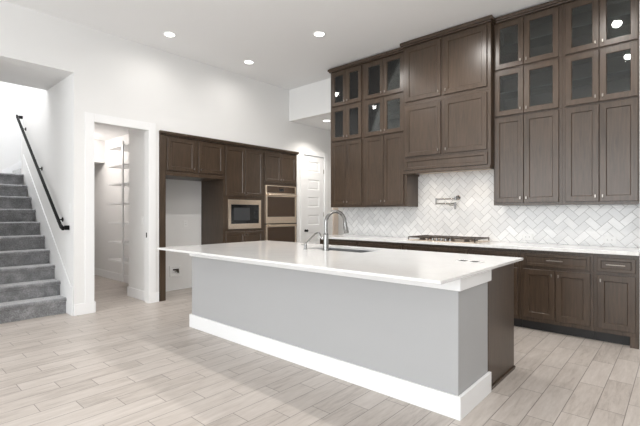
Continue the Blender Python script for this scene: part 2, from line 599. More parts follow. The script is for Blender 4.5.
MB().lathe((X0, 0.455, 0.925), (1, 0, 0), [(0, 0.028), (0.006, 0.028), (0.010, 0.011), (0.035, 0.011), (0.042, 0.024), (0.058, 0.027), (0.068, 0.018), (0.07, 0.001)]).build('door_knob', 'black_metal', door, smooth=True)
for z in (0.35, 1.25, 2.15):
    MB().box(X0, X0 + 0.012, 1.003, 1.013, z - 0.045, z + 0.045).build('hinge', 'nickel', door, bevel=0.002)

# ------------------------------------------------------------------ staircase
st = thing('staircase', (-5.86, -4.28, 0), 'grey carpeted staircase climbing through the wall opening', 'staircase')
RISE, RUN, XS = 0.19, 0.2313, -5.857
YA, YB = -4.848, -3.727
for k in range(10):
    xn = XS - RUN * k
    z1 = RISE * (k + 1) + (0.012 if k == 0 else 0.01)
    z0 = RISE * k + (0.0 if k == 0 else 0.0)
    xb = xn - RUN - 0.03 if k < 9 else -9.69
    # nosing overhang and rounded front edge
    prof = [(xn - 0.022, z0), (xn - 0.022, z1 - 0.055), (xn - 0.004, z1 - 0.045), (xn, z1 - 0.03), (xn - 0.002, z1 - 0.014), (xn - 0.014, z1 - 0.003), (xn - 0.03, z1), (xb, z1), (xb, z0)]
    MB().prism(prof, 'y', YA, YB).build('step', 'carpet', st, smooth=True)
# second flight, turning off the landing
for k in range(2):
    yn = -3.53 + RUN * k
    z0 = 1.91 + RISE * k
    mbp = MB().box(-9.68, -8.905, yn, yn + RUN + 0.02, z0, z0 + RISE)
    mbp.build('step', 'carpet', st, bevel=0.012)
MB().box(-9.69, -8.905, -3.733, -3.1, 1.74, 1.905).build('landing', 'carpet', st)
# skirt board following the flight on the right-hand wall
sk = [(L - 0.02, 0.0), (L - 0.02, 0.36), (-5.72, 0.36), (-8.0, 0.36 + (8.0 - 5.72) * RISE / RUN), (-8.0, 1.92), (-7.97, 1.86), (-5.90, 0.0)]
MB().prism(sk, 'y', -3.724, -3.712).build('skirt_board', 'trim', st, bevel=0.003)
sk2 = [(-3.70, 1.92), (-3.70, 2.10), (-3.60, 2.14), (-2.95, 2.67), (-2.95, 2.40), (-3.5, 1.92)]
MB().prism(sk2, 'x', -9.698, -9.683).build('skirt_board', 'trim', st, bevel=0.003)

# handrail on the right-hand stair wall
hr = thing('handrail', (-6.9, -3.72, 1.2), 'black handrail mounted along the white wall beside the carpeted stairs', 'handrail')
rp = [Vector((-8.09, -3.785, 2.86)), Vector((-5.88, -3.785, 1.115)), Vector((-5.79, -3.785, 1.085))]
h2, w2 = 0.024, 0.015
loops = []
for p in rp:
    loops.append([p + Vector((0, -w2, -h2)), p + Vector((0, w2, -h2)), p + Vector((0, w2, h2)), p + Vector((0, -w2, h2))])
end = [Vector((-5.775, -3.711, 1.08)) + Vector((d, 0, s)) for d, s in ((-0.03, -h2), (0.0, -h2), (0.0, h2), (-0.03, h2))]
MB().rings(loops).build('rail', 'black_metal', hr, bevel=0.006)
MB().box(-5.83, -5.79, -3.764, -3.711, 1.066, 1.122).build('wall_return', 'black_metal', hr, bevel=0.005)
MB().box(-8.09, -8.055, -3.766, -3.711, 2.82, 2.868).build('wall_return', 'black_metal', hr, bevel=0.005)
for t in (0.08, 0.5, 0.9):
    p = rp[1].lerp(rp[0], t)
    MB().lathe((p.x, -3.711, p.z - 0.06), (0, -1, 0), [(0, 0.03), (0.006, 0.03), (0.008, 0.01), (0.02, 0.008)]).tube([(p.x, -3.73, p.z - 0.06), (p.x, -3.77, p.z - 0.056), (p.x, -3.785, p.z - 0.03)], 0.007).build('bracket', 'black_metal', hr, smooth=True)


def switch_plate(name, c, axis, sign, label, rocker=True, w=0.075, h=0.118, cat='light switch'):
    """wall plate centred at c on a wall; axis is the wall's normal axis"""
    t = thing(name, c, label, cat)

    def bx(w_, h_, d0, d1, dz=0.0, du=0.0):
        if axis == 'x':
            return (c[0] + sign * d0, c[0] + sign * d1, c[1] + du - w_ / 2, c[1] + du + w_ / 2, c[2] + dz - h_ / 2, c[2] + dz + h_ / 2)
        return (c[0] + du - w_ / 2, c[0] + du + w_ / 2, c[1] + sign * d0, c[1] + sign * d1, c[2] + dz - h_ / 2, c[2] + dz + h_ / 2)
    MB().box(*bx(w, h, 0.0, 0.006)).build('cover_plate', 'white_plastic', t, bevel=0.0025)
    if rocker:
        MB().box(*bx(0.033, 0.066, 0.006, 0.010)).build('rocker', 'white_plastic', t, bevel=0.001)
    else:
        hor = w > h
        for s in (-1, 1):
            du, dz = (s * 0.02, 0) if hor else (0, s * 0.02)
            MB().box(*bx(0.03, 0.026, 0.006, 0.009, dz, du)).build('receptacle', 'white_plastic', t, bevel=0.001)
            m = MB()
            for q in (-1, 1):
                if hor:
                    m.box(*bx(0.009, 0.003, 0.009, 0.0095, q * 0.006, du))
                else:
                    m.box(*bx(0.003, 0.009, 0.009, 0.0095, dz, q * 0.006))
            m.build('slot', 'slot', t)
    return t


switch_plate('light_switch', (-5.765, -3.71, 1.34), 'y', -1, 'white light switch on the stair wall below the black handrail end')
switch_plate('light_switch', (-5.92, -2.72, 1.17), 'y', -1, 'white light switch inside the pantry opening on its side wall')
MB_ = MB().box(L - 0.075, L - 0.045, -2.7645, -2.762, 0.93, 1.0)
tag(MB_.build('strike_plate', 'black_metal', None, bevel=0.001), 'small dark strike plate on the jamb of the pantry opening', 'strike plate')

# ------------------------------------------------------------------ pantry shelving
ps = thing('pantry_shelving', (-7.0, -2.4, 0.47), 'tall white open shelving seen inside the pantry', 'shelving')
for z in (0.477, 0.787, 1.123, 1.452, 1.787, 2.10, 2.42):
    MB().box(-7.51, -6.41, -2.60, -2.242, z - 0.028, z).build('shelf', 'trim', ps, bevel=0.002)
MB().box(-6.885, -6.84, -2.625, -2.603, 0.16, 2.46).build('upright', 'trim', ps, bevel=0.002)
mbp = MB()
for z in (0.449, 0.759, 1.095, 1.424, 1.759, 2.072, 2.392):
    mbp.box(-7.42, -6.43, -2.262, -2.242, z - 0.05, z - 0.001)
mbp.build('cleat', 'trim', ps)

# ------------------------------------------------------------------ cabinet builders


def mapR(u, d, z):
    return (u, -d, z)


def mapT(u, d, z):
    return (L + d, u, z)


def mbox(mb, mp, u0, u1, d0, d1, z0, z1):
    a = mp(u0, d0, z0)
    b = mp(u1, d1, z1)
    mb.box(a[0], b[0], a[1], b[1], a[2], b[2])


def rect(mp, u0, u1, z0, z1, d):
    return [mp(u0, d, z0), mp(u1, d, z0), mp(u1, d, z1), mp(u0, d, z1)]


def panel_front(mp, u0, u1, z0, z1, d0, d1, stile=0.057, glass=False, rec=0.009):
    """framed (shaker) panel whose back is at depth d0 and whose front is at d1"""
    mb = MB()
    s = stile
    e = 0.003
    lo = [rect(mp, u0, u1, z0, z1, d0), rect(mp, u0, u1, z0, z1, d1 - e), rect(mp, u0 + e, u1 - e, z0 + e, z1 - e, d1),
          rect(mp, u0 + s, u1 - s, z0 + s, z1 - s, d1), rect(mp, u0 + s + 0.006, u1 - s - 0.006, z0 + s + 0.006, z1 - s - 0.006, d1 - rec)]
    if glass:
        lo.append(rect(mp, u0 + s + 0.006, u1 - s - 0.006, z0 + s + 0.006, z1 - s - 0.006, d0))
        mb.rings(lo, cap=False, closed=True)
    else:
        mb.rings(lo, cap=True)
    return mb


def knob_at(mp, parent, u, z, d, vertical=True):
    mb = MB()
    w, h = (0.006, 0.016) if vertical else (0.016, 0.006)
    mbox(mb, mp, u - 0.004, u + 0.004, d, d + 0.016, z - 0.004, z + 0.004)
    mbox(mb, mp, u - w, u + w, d + 0.014, d + 0.024, z - h, z + h)
    return mb.build('knob', 'nickel', parent, bevel=0.0015)


def add_door(mp, parent, u0, u1, z0, z1, d, knob=None, glass=False, name='door', stile=0.057):
    o = panel_front(mp, u0, u1, z0, z1, d, d + 0.02, stile, glass).build(name, 'wood', parent)
    if glass:
        mb = MB()
        mbox(mb, mp, u0 + stile + 0.004, u1 - stile - 0.004, d + 0.006, d + 0.010, z0 + stile + 0.004, z1 - stile - 0.004)
        mb.build('glass_pane', 'glass', o)
    if knob:
        knob_at(mp, o, knob[0], knob[1], d + 0.02)
    return o


def carcass(mp, parent, u0, u1, z0, z1, depth, openings=(), shelves=(), stile=0.04, back=0.003, inside='wood'):
    """open box with a face frame; openings = list of (u0,u1,z0,z1) holes in the frame"""
    mb = MB()
    t = 0.016
    mbox(mb, mp, u0, u0 + t, back, depth - 0.019, z0, z1)
    mbox(mb, mp, u1 - t, u1, back, depth - 0.019, z0, z1)
    mbox(mb, mp, u0 + t, u1 - t, back, depth - 0.019, z0, z0 + t)
    mbox(mb, mp, u0 + t, u1 - t, back, depth - 0.019, z1 - t, z1)
    mbox(mb, mp, u0 + t, u1 - t, back, back + 0.006, z0 + t, z1 - t)
    # face frame as a grid with the openings left out
    us = sorted({u0, u1, *[o[0] for o in openings], *[o[1] for o in openings]})
    zz = sorted({z0, z1, *[o[2] for o in openings], *[o[3] for o in openings]})
    for a in range(len(us) - 1):
        for b in range(len(zz) - 1):
            cu, cz = (us[a] + us[a + 1]) / 2, (zz[b] + zz[b + 1]) / 2
            if any(o[0] < cu < o[1] and o[2] < cz < o[3] for o in openings):
                continue
            mbox(mb, mp, us[a], us[a + 1], depth - 0.019, depth, zz[b], zz[b + 1])
    body = mb.build('carcass', 'wood', parent)
    for z in shelves:
        mb = MB()
        mbox(mb, mp, u0 + t + 0.001, u1 - t - 0.001, back + 0.008, depth - 0.04, z - 0.009, z + 0.009)
        mb.build('shelf', 'wood_inside', parent)
    return body


def wall_unit(name, mp, u0, u1, z0, z1, depth, doors, label, cat, group, glass=False, kz='low', split_open=True):
    base = mp((u0 + u1) / 2, 0, z0)
    t = thing(name, base, label, cat, group)
    da, db = doors[0][0], doors[-1][1]
    dz0, dz1 = doors[0][2], doors[0][3]
    op = [(da + 0.012, db - 0.012, dz0 + 0.012, dz1 - 0.012)]
    if len(doors) == 2 and doors[1][0] - doors[0][1] > 0.02:
        op = [(q[0] + 0.012, q[1] - 0.012, dz0 + 0.012, dz1 - 0.012) for q in doors]
    carcass(mp, t, u0, u1, z0, z1, depth, op, [(z0 + z1) / 2 + 0.02] if glass else [])
    n = len(doors)
    for i, (a, b, c, e) in enumerate(doors):
        # knobs sit where the two doors meet
        ku = b - 0.03 if i % 2 == 0 else a + 0.03
        if n == 1:
            ku = a + 0.03
        kzv = c + 0.055 if kz == 'low' else e - 0.06
        add_door(mp, t, a, b, c, e, depth + 0.0005, (ku, kzv), glass)
    return t


# ------------------------------------------------------------------ wall cabinets above the cooktop wall
G_W = 'dark wood wall cabinets above the cooktop counter'
DU = 0.339
tiers = [(1.372, 2.431, 1.402, 2.418, False), (2.433, 2.992, 2.443, 2.98, True), (2.994, 3.572, 3.006, 3.553, True)]
cols = [(-4.31, -3.652, -4.277, -3.984, -3.98, -3.682, 'at the hall end of the wall'),
        (-3.65, -2.904, -3.618, -3.286, -3.282, -2.948, 'just left of the hood cabinets'),
        (-1.712, -0.982, -1.698, -1.373, -1.369, -1.014, 'directly right of the hood cabinets'),
        (-0.98, -0.298, -0.951, -0.645, -0.641, -0.322, 'at the right end of the wall')]
what = [('wall_cabinet', 'dark wood wall cabinet with tall solid doors, ', 'cabinet', 'tall solid-door wall cabinets'),
        ('glass_cabinet', 'lower dark wood cabinet with two glass doors, ', 'cabinet', 'lower row of glass-door cabinets'),
        ('glass_cabinet', 'topmost dark wood cabinet with two glass doors, ', 'cabinet', 'upper row of glass-door cabinets')]
for c in cols:
    for (z0, z1, a, b, gl), (nm, pre, cat, grp) in zip(tiers, what):
        wall_unit(nm, mapR, c[0], c[1], z0, z1, DU, [(c[2], c[3], a, b), (c[4], c[5], a, b)], pre + c[6], cat, grp, gl)

# hood cabinets
HD = 0.44
wall_unit('hood_cabinet', mapR, -2.902, -1.714, 2.772, 3.572, HD, [(-2.862, -2.345, 2.811, 3.545), (-2.30, -1.756, 2.811, 3.545)],
          'deeper dark wood cabinet with two doors, topmost above the cooktop', 'cabinet', None)
hood = thing('range_hood', (-2.308, -0.2, 1.815), 'dark wood hood cover with two doors and bottom panel above the cooktop', 'range hood')
mb = MB()
mbox(mb, mapR, -2.902, -2.884, 0.003, HD - 0.02, 1.815, 2.770)
mbox(mb, mapR, -1.732, -1.714, 0.003, HD - 0.02, 1.815, 2.770)
mbox(mb, mapR, -2.884, -1.732, 0.003, 0.012, 1.862, 2.770)
mbox(mb, mapR, -2.884, -1.732, 0.012, HD - 0.02, 2.75, 2.770)
mbox(mb, mapR, -2.902, -1.714, HD - 0.02, HD, 1.86, 2.770)
mb.build('carcass', 'wood', hood)
add_door(mapR, hood, -2.862, -2.345, 2.052, 2.738, HD + 0.0005, (-2.375, 2.105))
add_door(mapR, hood, -2.30, -1.756, 2.052, 2.738, HD + 0.0005, (-2.27, 2.105))
panel_front(mapR, -2.87, -1.75, 1.868, 2.02, HD + 0.0005, HD + 0.018, 0.035).build('apron_panel', 'wood', hood)
mb = MB()
mbox(mb, mapR, -2.902, -1.714, HD - 0.02, HD + 0.02, 1.815, 1.859)
mb.build('bottom_rail', 'wood', hood, bevel=0.006)
mb = MB()
mbox(mb, mapR, -2.884, -1.732, 0.014, HD - 0.022, 1.845, 1.858)
mb.build('hood_liner', 'steel', hood)
for ux in (-2.62, -1.99):
    MB().lathe((ux, -0.30, 1.845), (0, 0, -1), [(0, 0.03), (0.004, 0.03)]).build('hood_lamp', 'lens', hood)
    spot_light('hood_lamp_light', (ux, -0.30, 1.835), 4.0, (1.0, 0.84, 0.66), 150, 0.9, 0.03)


def crown(name, mp, u0, u1, d, z0, z1, left, right, back, label, ends=0.03):
    """stepped crown with returns"""
    mb = MB()
    ol = 0.03 if left else 0.0
    o_r = 0.03 if right else 0.0
    mbox(mb, mp, u0 - ol * 0.5, u1 + o_r * 0.5, back, d + 0.014, z0, z0 + 0.02)
    mbox(mb, mp, u0 - ol, u1 + o_r, back, d + 0.03, z0 + 0.02, z1)
    return tag(mb.build(name, 'wood', None, bevel=0.005), label, 'molding', 'crown moldings on the cabinets')


crown('crown_molding', mapR, -4.31, -2.936, DU + 0.02, 3.574, 3.628, True, False, 0.003, 'dark wood crown molding over the cabinets nearest the hall')
crown('crown_molding', mapR, -2.902, -1.714, HD + 0.02, 3.574, 3.636, True, True, 0.003, 'dark wood crown molding over the hood cabinets')
crown('crown_molding', mapR, -1.68, -0.298, DU + 0.02, 3.574, 3.628, False, False, 0.003, 'dark wood crown molding over the cabinets at the right end')

# ------------------------------------------------------------------ base cabinets
DB = 0.61
G_B = 'dark wood base cabinets under the perimeter counter'


def base_unit(u0, u1, cols_, label, leg=False):
    t = thing('base_cabinet', mapR((u0 + u1) / 2, 0, 0), label, 'cabinet', G_B)
    op = []
    for (a, b, drawer, doors) in cols_:
        op.append((a + 0.012, b - 0.012, 0.155, 0.66))
        op.append((a + 0.012, b - 0.012, 0.717, 0.832))
    carcass(mapR, t, u0, u1, 0.105, 0.878, DB, op, ())
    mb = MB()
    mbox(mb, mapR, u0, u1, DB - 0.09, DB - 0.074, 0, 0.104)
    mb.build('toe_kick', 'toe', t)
    for (a, b, drawer, doors) in cols_:
        if drawer:
            o = panel_front(mapR, a, b, 0.705, 0.843, DB + 0.0005, DB + 0.02, 0.03).build('drawer', 'wood', t)
            mb = MB()
            m = (a + b) / 2
            w = 0.076
            for s in (-1, 1):
                mbox(mb, mapR, m + s * 0.055 - 0.004, m + s * 0.055 + 0.004, DB + 0.018, DB + 0.047, 0.774, 0.782)
            mbox(mb, mapR, m - w, m + w, DB + 0.045, DB + 0.055, 0.773, 0.783)
            mb.build('pull', 'nickel', o, bevel=0.003)
        n = doors
        for i in range(n):
            c0 = a + (b - a) / n * i + (0.002 if i else 0)
            c1 = a + (b - a) / n * (i + 1) - (0.002 if i < n - 1 else 0)
            ku = (c1 - 0.03 if i == 0 else c0 + 0.03) if n == 2 else c0 + 0.03
            add_door(mapR, t, c0, c1, 0.148, 0.672 if drawer else 0.84, DB + 0.0005, (ku, 0.62))
    if leg:
        mb = MB()
        mbox(mb, mapR, u1 - 0.07, u1 - 0.002, DB - 0.072, DB - 0.002, 0, 0.104)
        mb.build('leg', 'wood', t, bevel=0.002)
    return t


base_unit(-4.31, -3.558, [(-4.27, -3.585, True, 2)], 'dark wood base cabinet at the hall end of the counter')
base_unit(-3.556, -2.802, [(-3.535, -2.825, True, 2)], 'dark wood base cabinet second from the hall end of the counter')
base_unit(-2.80, -1.892, [(-2.78, -1.91, True, 2)], 'dark wood base cabinet directly under the cooktop')
base_unit(-1.89, -1.337, [(-1.87, -1.36, True, 1)], 'dark wood base cabinet mostly hidden behind the island corner')
base_unit(-1.335, -0.657, [(-1.302, -0.684, True, 2)], 'dark wood base cabinet with one wide drawer over two doors')
base_unit(-0.655, -0.298, [(-0.626, -0.325, True, 1)], 'narrow dark wood base cabinet with one drawer over one door', True)

# perimeter countertop
pc = MB().box(-4.325, -0.297, -0.648, -0.003, 0.8795, 0.914).build('perimeter_countertop', 'quartz_wall', None, bevel=0.003)
tag(pc, 'white veined quartz countertop along the tiled wall under the cooktop', 'countertop')
# backsplash
bs = MB().box(-4.309, -2.905, -0.012, -0.001, 0.915, 1.371).box(-2.905, -1.711, -0.012, -0.001, 0.915, 1.814).box(-2.883, -1.733, -0.0115, -0.001, 1.814, 1.86).box(-1.711, -0.307, -0.012, -0.001, 0.915, 1.371)
tag(bs.build('tile_backsplash', 'tile'), 'white herringbone tile backsplash behind the cooktop', 'backsplash')
switch_plate('wall_outlet', (-1.417, -0.012, 0.985), 'y', -1, 'white horizontal wall outlet on the backsplash closest to the cooktop', False, 0.118, 0.075, 'outlet')
switch_plate('wall_outlet', (-0.59, -0.012, 0.985), 'y', -1, 'white horizontal wall outlet on the backsplash near the right end', False, 0.118, 0.075, 'outlet')

# ------------------------------------------------------------------ gas cooktop
ck = thing('gas_cooktop', (-2.302, -0.33, 0.914), 'gas cooktop with black iron grates on the tiled-wall counter', 'cooktop')
MB().box(-2.757, -1.848, -0.578, -0.07, 0.9145, 0.924).build('cooktop_plate', 'steel', ck, bevel=0.003)
xs = [-2.757, -2.454, -2.151, -1.848]
for k in range(3):
    a, b = xs[k] + 0.004, xs[k + 1] - 0.004
    y0, y1 = -0.572, -0.085
    if k == 1:
        y0 = -0.47
    m = MB()
    z0, z1 = 0.952, 0.967
    w = 0.012
    m.box(a, b, y0, y0 + w, z0, z1).box(a, b, y1 - w, y1, z0, z1).box(a, a + w, y0, y1, z0, z1).box(b - w, b, y0, y1, z0, z1)
    cx = (a + b) / 2
    m.box(cx - w / 2, cx + w / 2, y0, y1, z0, z1)
    for q in (0.25, 0.5, 0.75):
        yy = y0 + (y1 - y0) * q
        m.box(a, b, yy - w / 2, yy + w / 2, z0, z1)
    for fx in (a, b - w):
        for fy in (y0, y1 - w):
            m.box(fx, fx + w, fy, fy + w, 0.9245, z0)
    m.build('grate', 'black_iron', ck, bevel=0.002)
for bx_, by_, br in ((-2.605, -0.45, 0.042), (-2.605, -0.2, 0.036), (-2.302, -0.27, 0.055), (-2.0, -0.45, 0.036), (-2.0, -0.2, 0.042)):
    MB().lathe((bx_, by_, 0.9245), (0, 0, 1), [(0, br), (0.01, br), (0.011, br * 0.85), (0.018, br * 0.85), (0.021, br * 0.7)]).build('burner', 'black_iron', ck, smooth=True)
for k in range(5):
    MB().lathe((-2.422 + 0.06 * k, -0.525, 0.9245), (0, 0, 1), [(0, 0.022), (0.004, 0.022), (0.006, 0.017), (0.026, 0.015), (0.028, 0.012)]).build('knob', 'chrome', ck, smooth=True)

# pot filler
pf = thing('pot_filler', (-2.296, -0.012, 1.49), 'folded metal pot filler tap on the tiled wall above the cooktop', 'pot filler')
c = Vector((-2.296, -0.012, 1.49))
MB().lathe(c, (0, -1, 0), [(0, 0.034), (0.006, 0.034), (0.012, 0.024), (0.03, 0.014), (0.085, 0.014)]).build('wall_flange', 'chrome', pf, smooth=True)
yy = -0.105
MB().tube([(-2.296, yy, 1.455), (-2.296, yy, 1.505)], 0.015).tube([(-2.296, yy, 1.474), (-2.575, yy, 1.474)], 0.009).tube([(-2.575, yy, 1.487), (-2.575, yy, 1.397)], 0.010).build('upper_arm', 'chrome', pf, smooth=True)
MB().tube([(-2.575, yy - 0.002, 1.41), (-2.30, yy - 0.002, 1.41)], 0.009).tube([(-2.30, yy, 1.425), (-2.30, yy, 1.36), (-2.30, yy, 1.33)], [0.015, 0.015, 0.012]).build('lower_arm', 'chrome', pf, smooth=True)
MB().tube([(-2.30, yy - 0.014, 1.385), (-2.36, yy - 0.05, 1.388)], 0.006).build('lever', 'chrome', pf, smooth=True)

# ------------------------------------------------------------------ tall cabinets (refrigerator, microwave, oven)
TD = 0.0              # depth is measured outward from the wall face; bodies run back into the alcove
BK = -0.645
fc = thing('refrigerator_cabinet', (L - 0.3, -2.0, 0), 'dark wood surround with two upper doors around an empty white refrigerator niche', 'cabinet')
m = MB()
mbox(m, mapT, -2.603, -2.51, BK, 0.012, 0.0, 2.42)
m.build('side_panel', 'wood', fc, bevel=0.002)
m = MB()
mbox(m, mapT, -1.512, -1.489, BK, 0.004, 0.0, 2.42)
m.build('side_panel', 'wood', fc, bevel=0.002)
m = MB()
mbox(m, mapT, -2.509, -1.513, BK, -0.02, 1.835, 1.852)
mbox(m, mapT, -2.509, -1.513, BK, -0.02, 2.40, 2.42)
mbox(m, mapT, -2.509, -1.513, BK, BK + 0.01, 1.852, 2.40)
mbox(m, mapT, -2.509, -1.513, -0.02, 0.0, 1.885, 2.42)
m.build('carcass', 'wood', fc)
m = MB()
mbox(m, mapT, -2.509, -1.489, -0.02, 0.016, 1.83, 1.884)
m.build('bottom_rail', 'wood', fc, bevel=0.005)
add_door(mapT, fc, -2.486, -2.026, 1.908, 2.393, 0.0005, (-2.056, 1.955))
add_door(mapT, fc, -1.969, -1.507, 1.908, 2.393, 0.0005, (-1.939, 1.955))


def tall_unit(name, u0, u1, label, uppers, hole, lowers):
    t = thing(name, (L - 0.3, (u0 + u1) / 2, 0), label, 'cabinet')
    m = MB()
    tt = 0.018
    mbox(m, mapT, u0, u0 + tt, BK, -0.02, 0.0, 2.42)
    mbox(m, mapT, u1 - tt, u1, BK, -0.02, 0.0, 2.42)
    mbox(m, mapT, u0 + tt, u1 - tt, BK, BK + 0.01, 0.1, 2.42)
    mbox(m, mapT, u0 + tt, u1 - tt, BK + 0.01, -0.02, 2.40, 2.42)
    mbox(m, mapT, u0 + tt, u1 - tt, BK + 0.01, -0.02, hole[3] + 0.005, hole[3] + 0.023)
    mbox(m, mapT, u0 + tt, u1 - tt, BK + 0.01, -0.02, hole[2] - 0.023, hole[2] - 0.005)
    mbox(m, mapT, u0, u1, -0.02, 0.0, hole[3], 2.42)
    mbox(m, mapT, u0, u1, -0.02, 0.0, 0.105, hole[2])
    mbox(m, mapT, u0, hole[0], -0.02, 0.0, hole[2], hole[3])
    mbox(m, mapT, hole[1], u1, -0.02, 0.0, hole[2], hole[3])
    m.build('carcass', 'wood', t)
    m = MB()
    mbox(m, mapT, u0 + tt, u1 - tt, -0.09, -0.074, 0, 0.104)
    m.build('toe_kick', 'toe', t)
    for grp_, kz in ((uppers, 'low'), (lowers, 'high')):
        for i, (a, b, c0, c1) in enumerate(grp_):
            ku = b - 0.03 if i == 0 else a + 0.03
            add_door(mapT, t, a, b, c0, c1, 0.0005, (ku, c0 + 0.055 if kz == 'low' else c1 - 0.06))
    return t


tall_unit('microwave_cabinet', -1.486, -0.647, 'tall dark wood cabinet holding the built-in microwave', [(-1.466, -1.063, 1.566, 2.386), (-1.059, -0.662, 1.566, 2.386)],
          (-1.40, -0.73, 1.02, 1.495), [(-1.466, -1.063, 0.15, 0.965), (-1.059, -0.662, 0.15, 0.965)])
tall_unit('oven_cabinet', -0.645, 0.20, 'tall dark wood cabinet holding the double wall oven', [(-0.626, -0.217, 1.845, 2.376), (-0.213, 0.177, 1.845, 2.376)],
          (-0.598, 0.152, 0.46, 1.775), [(-0.626, -0.217, 0.15, 0.42), (-0.213, 0.177, 0.15, 0.42)])
cr = MB()
mbox(cr, mapT, -2.612, 0.212, 0.001, 0.034, 2.4215, 2.436)
mbox(cr, mapT, -2.612, 0.226, 0.001, 0.045, 2.436, 2.472)
tag(cr.build('crown_molding', 'wood', None, bevel=0.005), 'dark wood crown molding over the refrigerator and oven cabinets', 'molding', 'crown moldings on the cabinets')

# microwave
mw = thing('microwave_oven', (L - 0.1, -1.065, 1.01), 'built-in microwave with stainless frame between cabinet doors', 'microwave')
m = MB()
mbox(m, mapT, -1.39, -0.74, -0.40, 0.0, 1.03, 1.485)
m.build('body', 'black_metal', mw)
m = MB()
lo = [rect(mapT, -1.414, -0.715, 1.008, 1.507, 0.001), rect(mapT, -1.414, -0.715, 1.008, 1.507, 0.02), rect(mapT, -1.362, -0.762, 1.098, 1.424, 0.02), rect(mapT, -1.362, -0.762, 1.098, 1.424, 0.001)]
m.rings(lo, cap=False, closed=True).build('trim_frame', 'steel', mw, bevel=0.002)
m = MB()
mbox(m, mapT, -1.36, -0.90, 0.001, 0.012, 1.10, 1.422)
md = m.build('door', 'black_glass', mw, bevel=0.002)
m = MB()
mbox(m, mapT, -1.30, -0.96, 0.012, 0.0132, 1.155, 1.37)
m.build('window', 'screen_glass', md)
m = MB()
mbox(m, mapT, -0.898, -0.764, 0.001, 0.012, 1.10, 1.422)
mp_ = m.build('control_panel', 'black_glass', mw, bevel=0.002)
m = MB()
for r in range(5):
    for q in range(3):
        mbox(m, mapT, -0.872 + q * 0.03, -0.852 + q * 0.03, 0.012, 0.0128, 1.19 + r * 0.03, 1.202 + r * 0.03)
m.build('keypad', 'screen_glass', mp_)
# double oven
ov = thing('double_wall_oven', (L - 0.1, -0.22, 0.45), 'stainless double wall oven with dark glass doors', 'oven')
m = MB()
mbox(m, mapT, -0.59, 0.144, -0.50, 0.0, 0.47, 1.765)
m.build('body', 'black_metal', ov)
m = MB()
mbox(m, mapT, -0.612, 0.169, 0.001, 0.02, 1.64, 1.787)
cp = m.build('control_panel', 'steel', ov, bevel=0.002)
m = MB()
mbox(m, mapT, -0.575, 0.132, 0.02, 0.022, 1.652, 1.775)
m.build('display_glass', 'dark_glass', cp)
m = MB()
mbox(m, mapT, -0.275, -0.165, 0.022, 0.0228, 1.685, 1.735)
m.build('display', 'black_glass', cp)
for z0, z1, wz0, wz1, hz in ((1.088, 1.636, 1.209, 1.582, 1.612), (0.47, 1.07, 0.60, 1.022, 1.046)):
    m = MB()
    lo = [rect(mapT, -0.612, 0.169, z0, z1, 0.001), rect(mapT, -0.612, 0.169, z0, z1, 0.03), rect(mapT, -0.572, 0.128, wz0, wz1, 0.03), rect(mapT, -0.572, 0.128, wz0, wz1, 0.001)]
    d_ = m.rings(lo, cap=False, closed=True).build('door', 'steel', ov, bevel=0.002)
    m = MB()
    mbox(m, mapT, -0.571, 0.127, 0.002, 0.027, wz0 + 0.001, wz1 - 0.001)
    m.build('window', 'dark_glass', d_)
    m = MB()
    m.tube([mapT(-0.585, 0.07, hz), mapT(0.142, 0.07, hz)], 0.012)
    for s in (-0.54, 0.097):
        m.tube([mapT(s, 0.028, hz), mapT(s, 0.07, hz)], 0.008)
    m.build('handle', 'steel', d_, smooth=True)
# refrigerator niche fittings
switch_plate('wall_outlet', (-6.29, -1.815, 1.10), 'x', 1, 'white wall outlet inside the empty refrigerator niche', False, 0.075, 0.118, 'outlet')
vb = thing('water_valve_box', (-6.29, -2.0, 0.31), 'recessed white water valve box low in the refrigerator niche', 'valve box')
m = MB()
fr = [[(-6.29 + d, -2.0 + sy * w, 0.315 + sz * h) for sy, sz in ((-1, -1), (1, -1), (1, 1), (-1, 1))] for d, w, h in ((0.001, 0.10, 0.09), (0.012, 0.10, 0.09), (0.012, 0.075, 0.065), (0.003, 0.07, 0.06))]
m.rings(fr).build('box_frame', 'white_plastic', vb)
MB().lathe((-6.285, -1.985, 0.335), (1, 0, 0), [(0, 0.012), (0.03, 0.012), (0.032, 0.02), (0.04, 0.02)]).box(-6.287, -6.262, -2.045, -1.95, 0.33, 0.352).box(-6.287, -6.262, -1.968, -1.95, 0.28, 0.352).build('valve', 'black_iron', vb)

# ------------------------------------------------------------------ island
XL, XR = -4.14, -1.016
YF, YK = -3.01, -2.462
isl = thing('kitchen_island', (-2.6, -2.5, 0), 'large kitchen island with grey front wall and white baseboard', 'island')
MB().box(XL + 0.02, XR - 0.022, YF + 0.02, YK - 0.012, 0, 0.892).build('knee_wall', 'island_paint', isl, bevel=0.004)


def wrap(z0, z1, th):
    m = MB()
    m.box(XL, XR, YF, YF + 0.019, z0, z1)
    m.box(XR - 0.021, XR, YF + 0.019, YK, z0, z1)
    m.box(XL, XL + 0.019, YF + 0.019, YK, z0, z1)
    return m


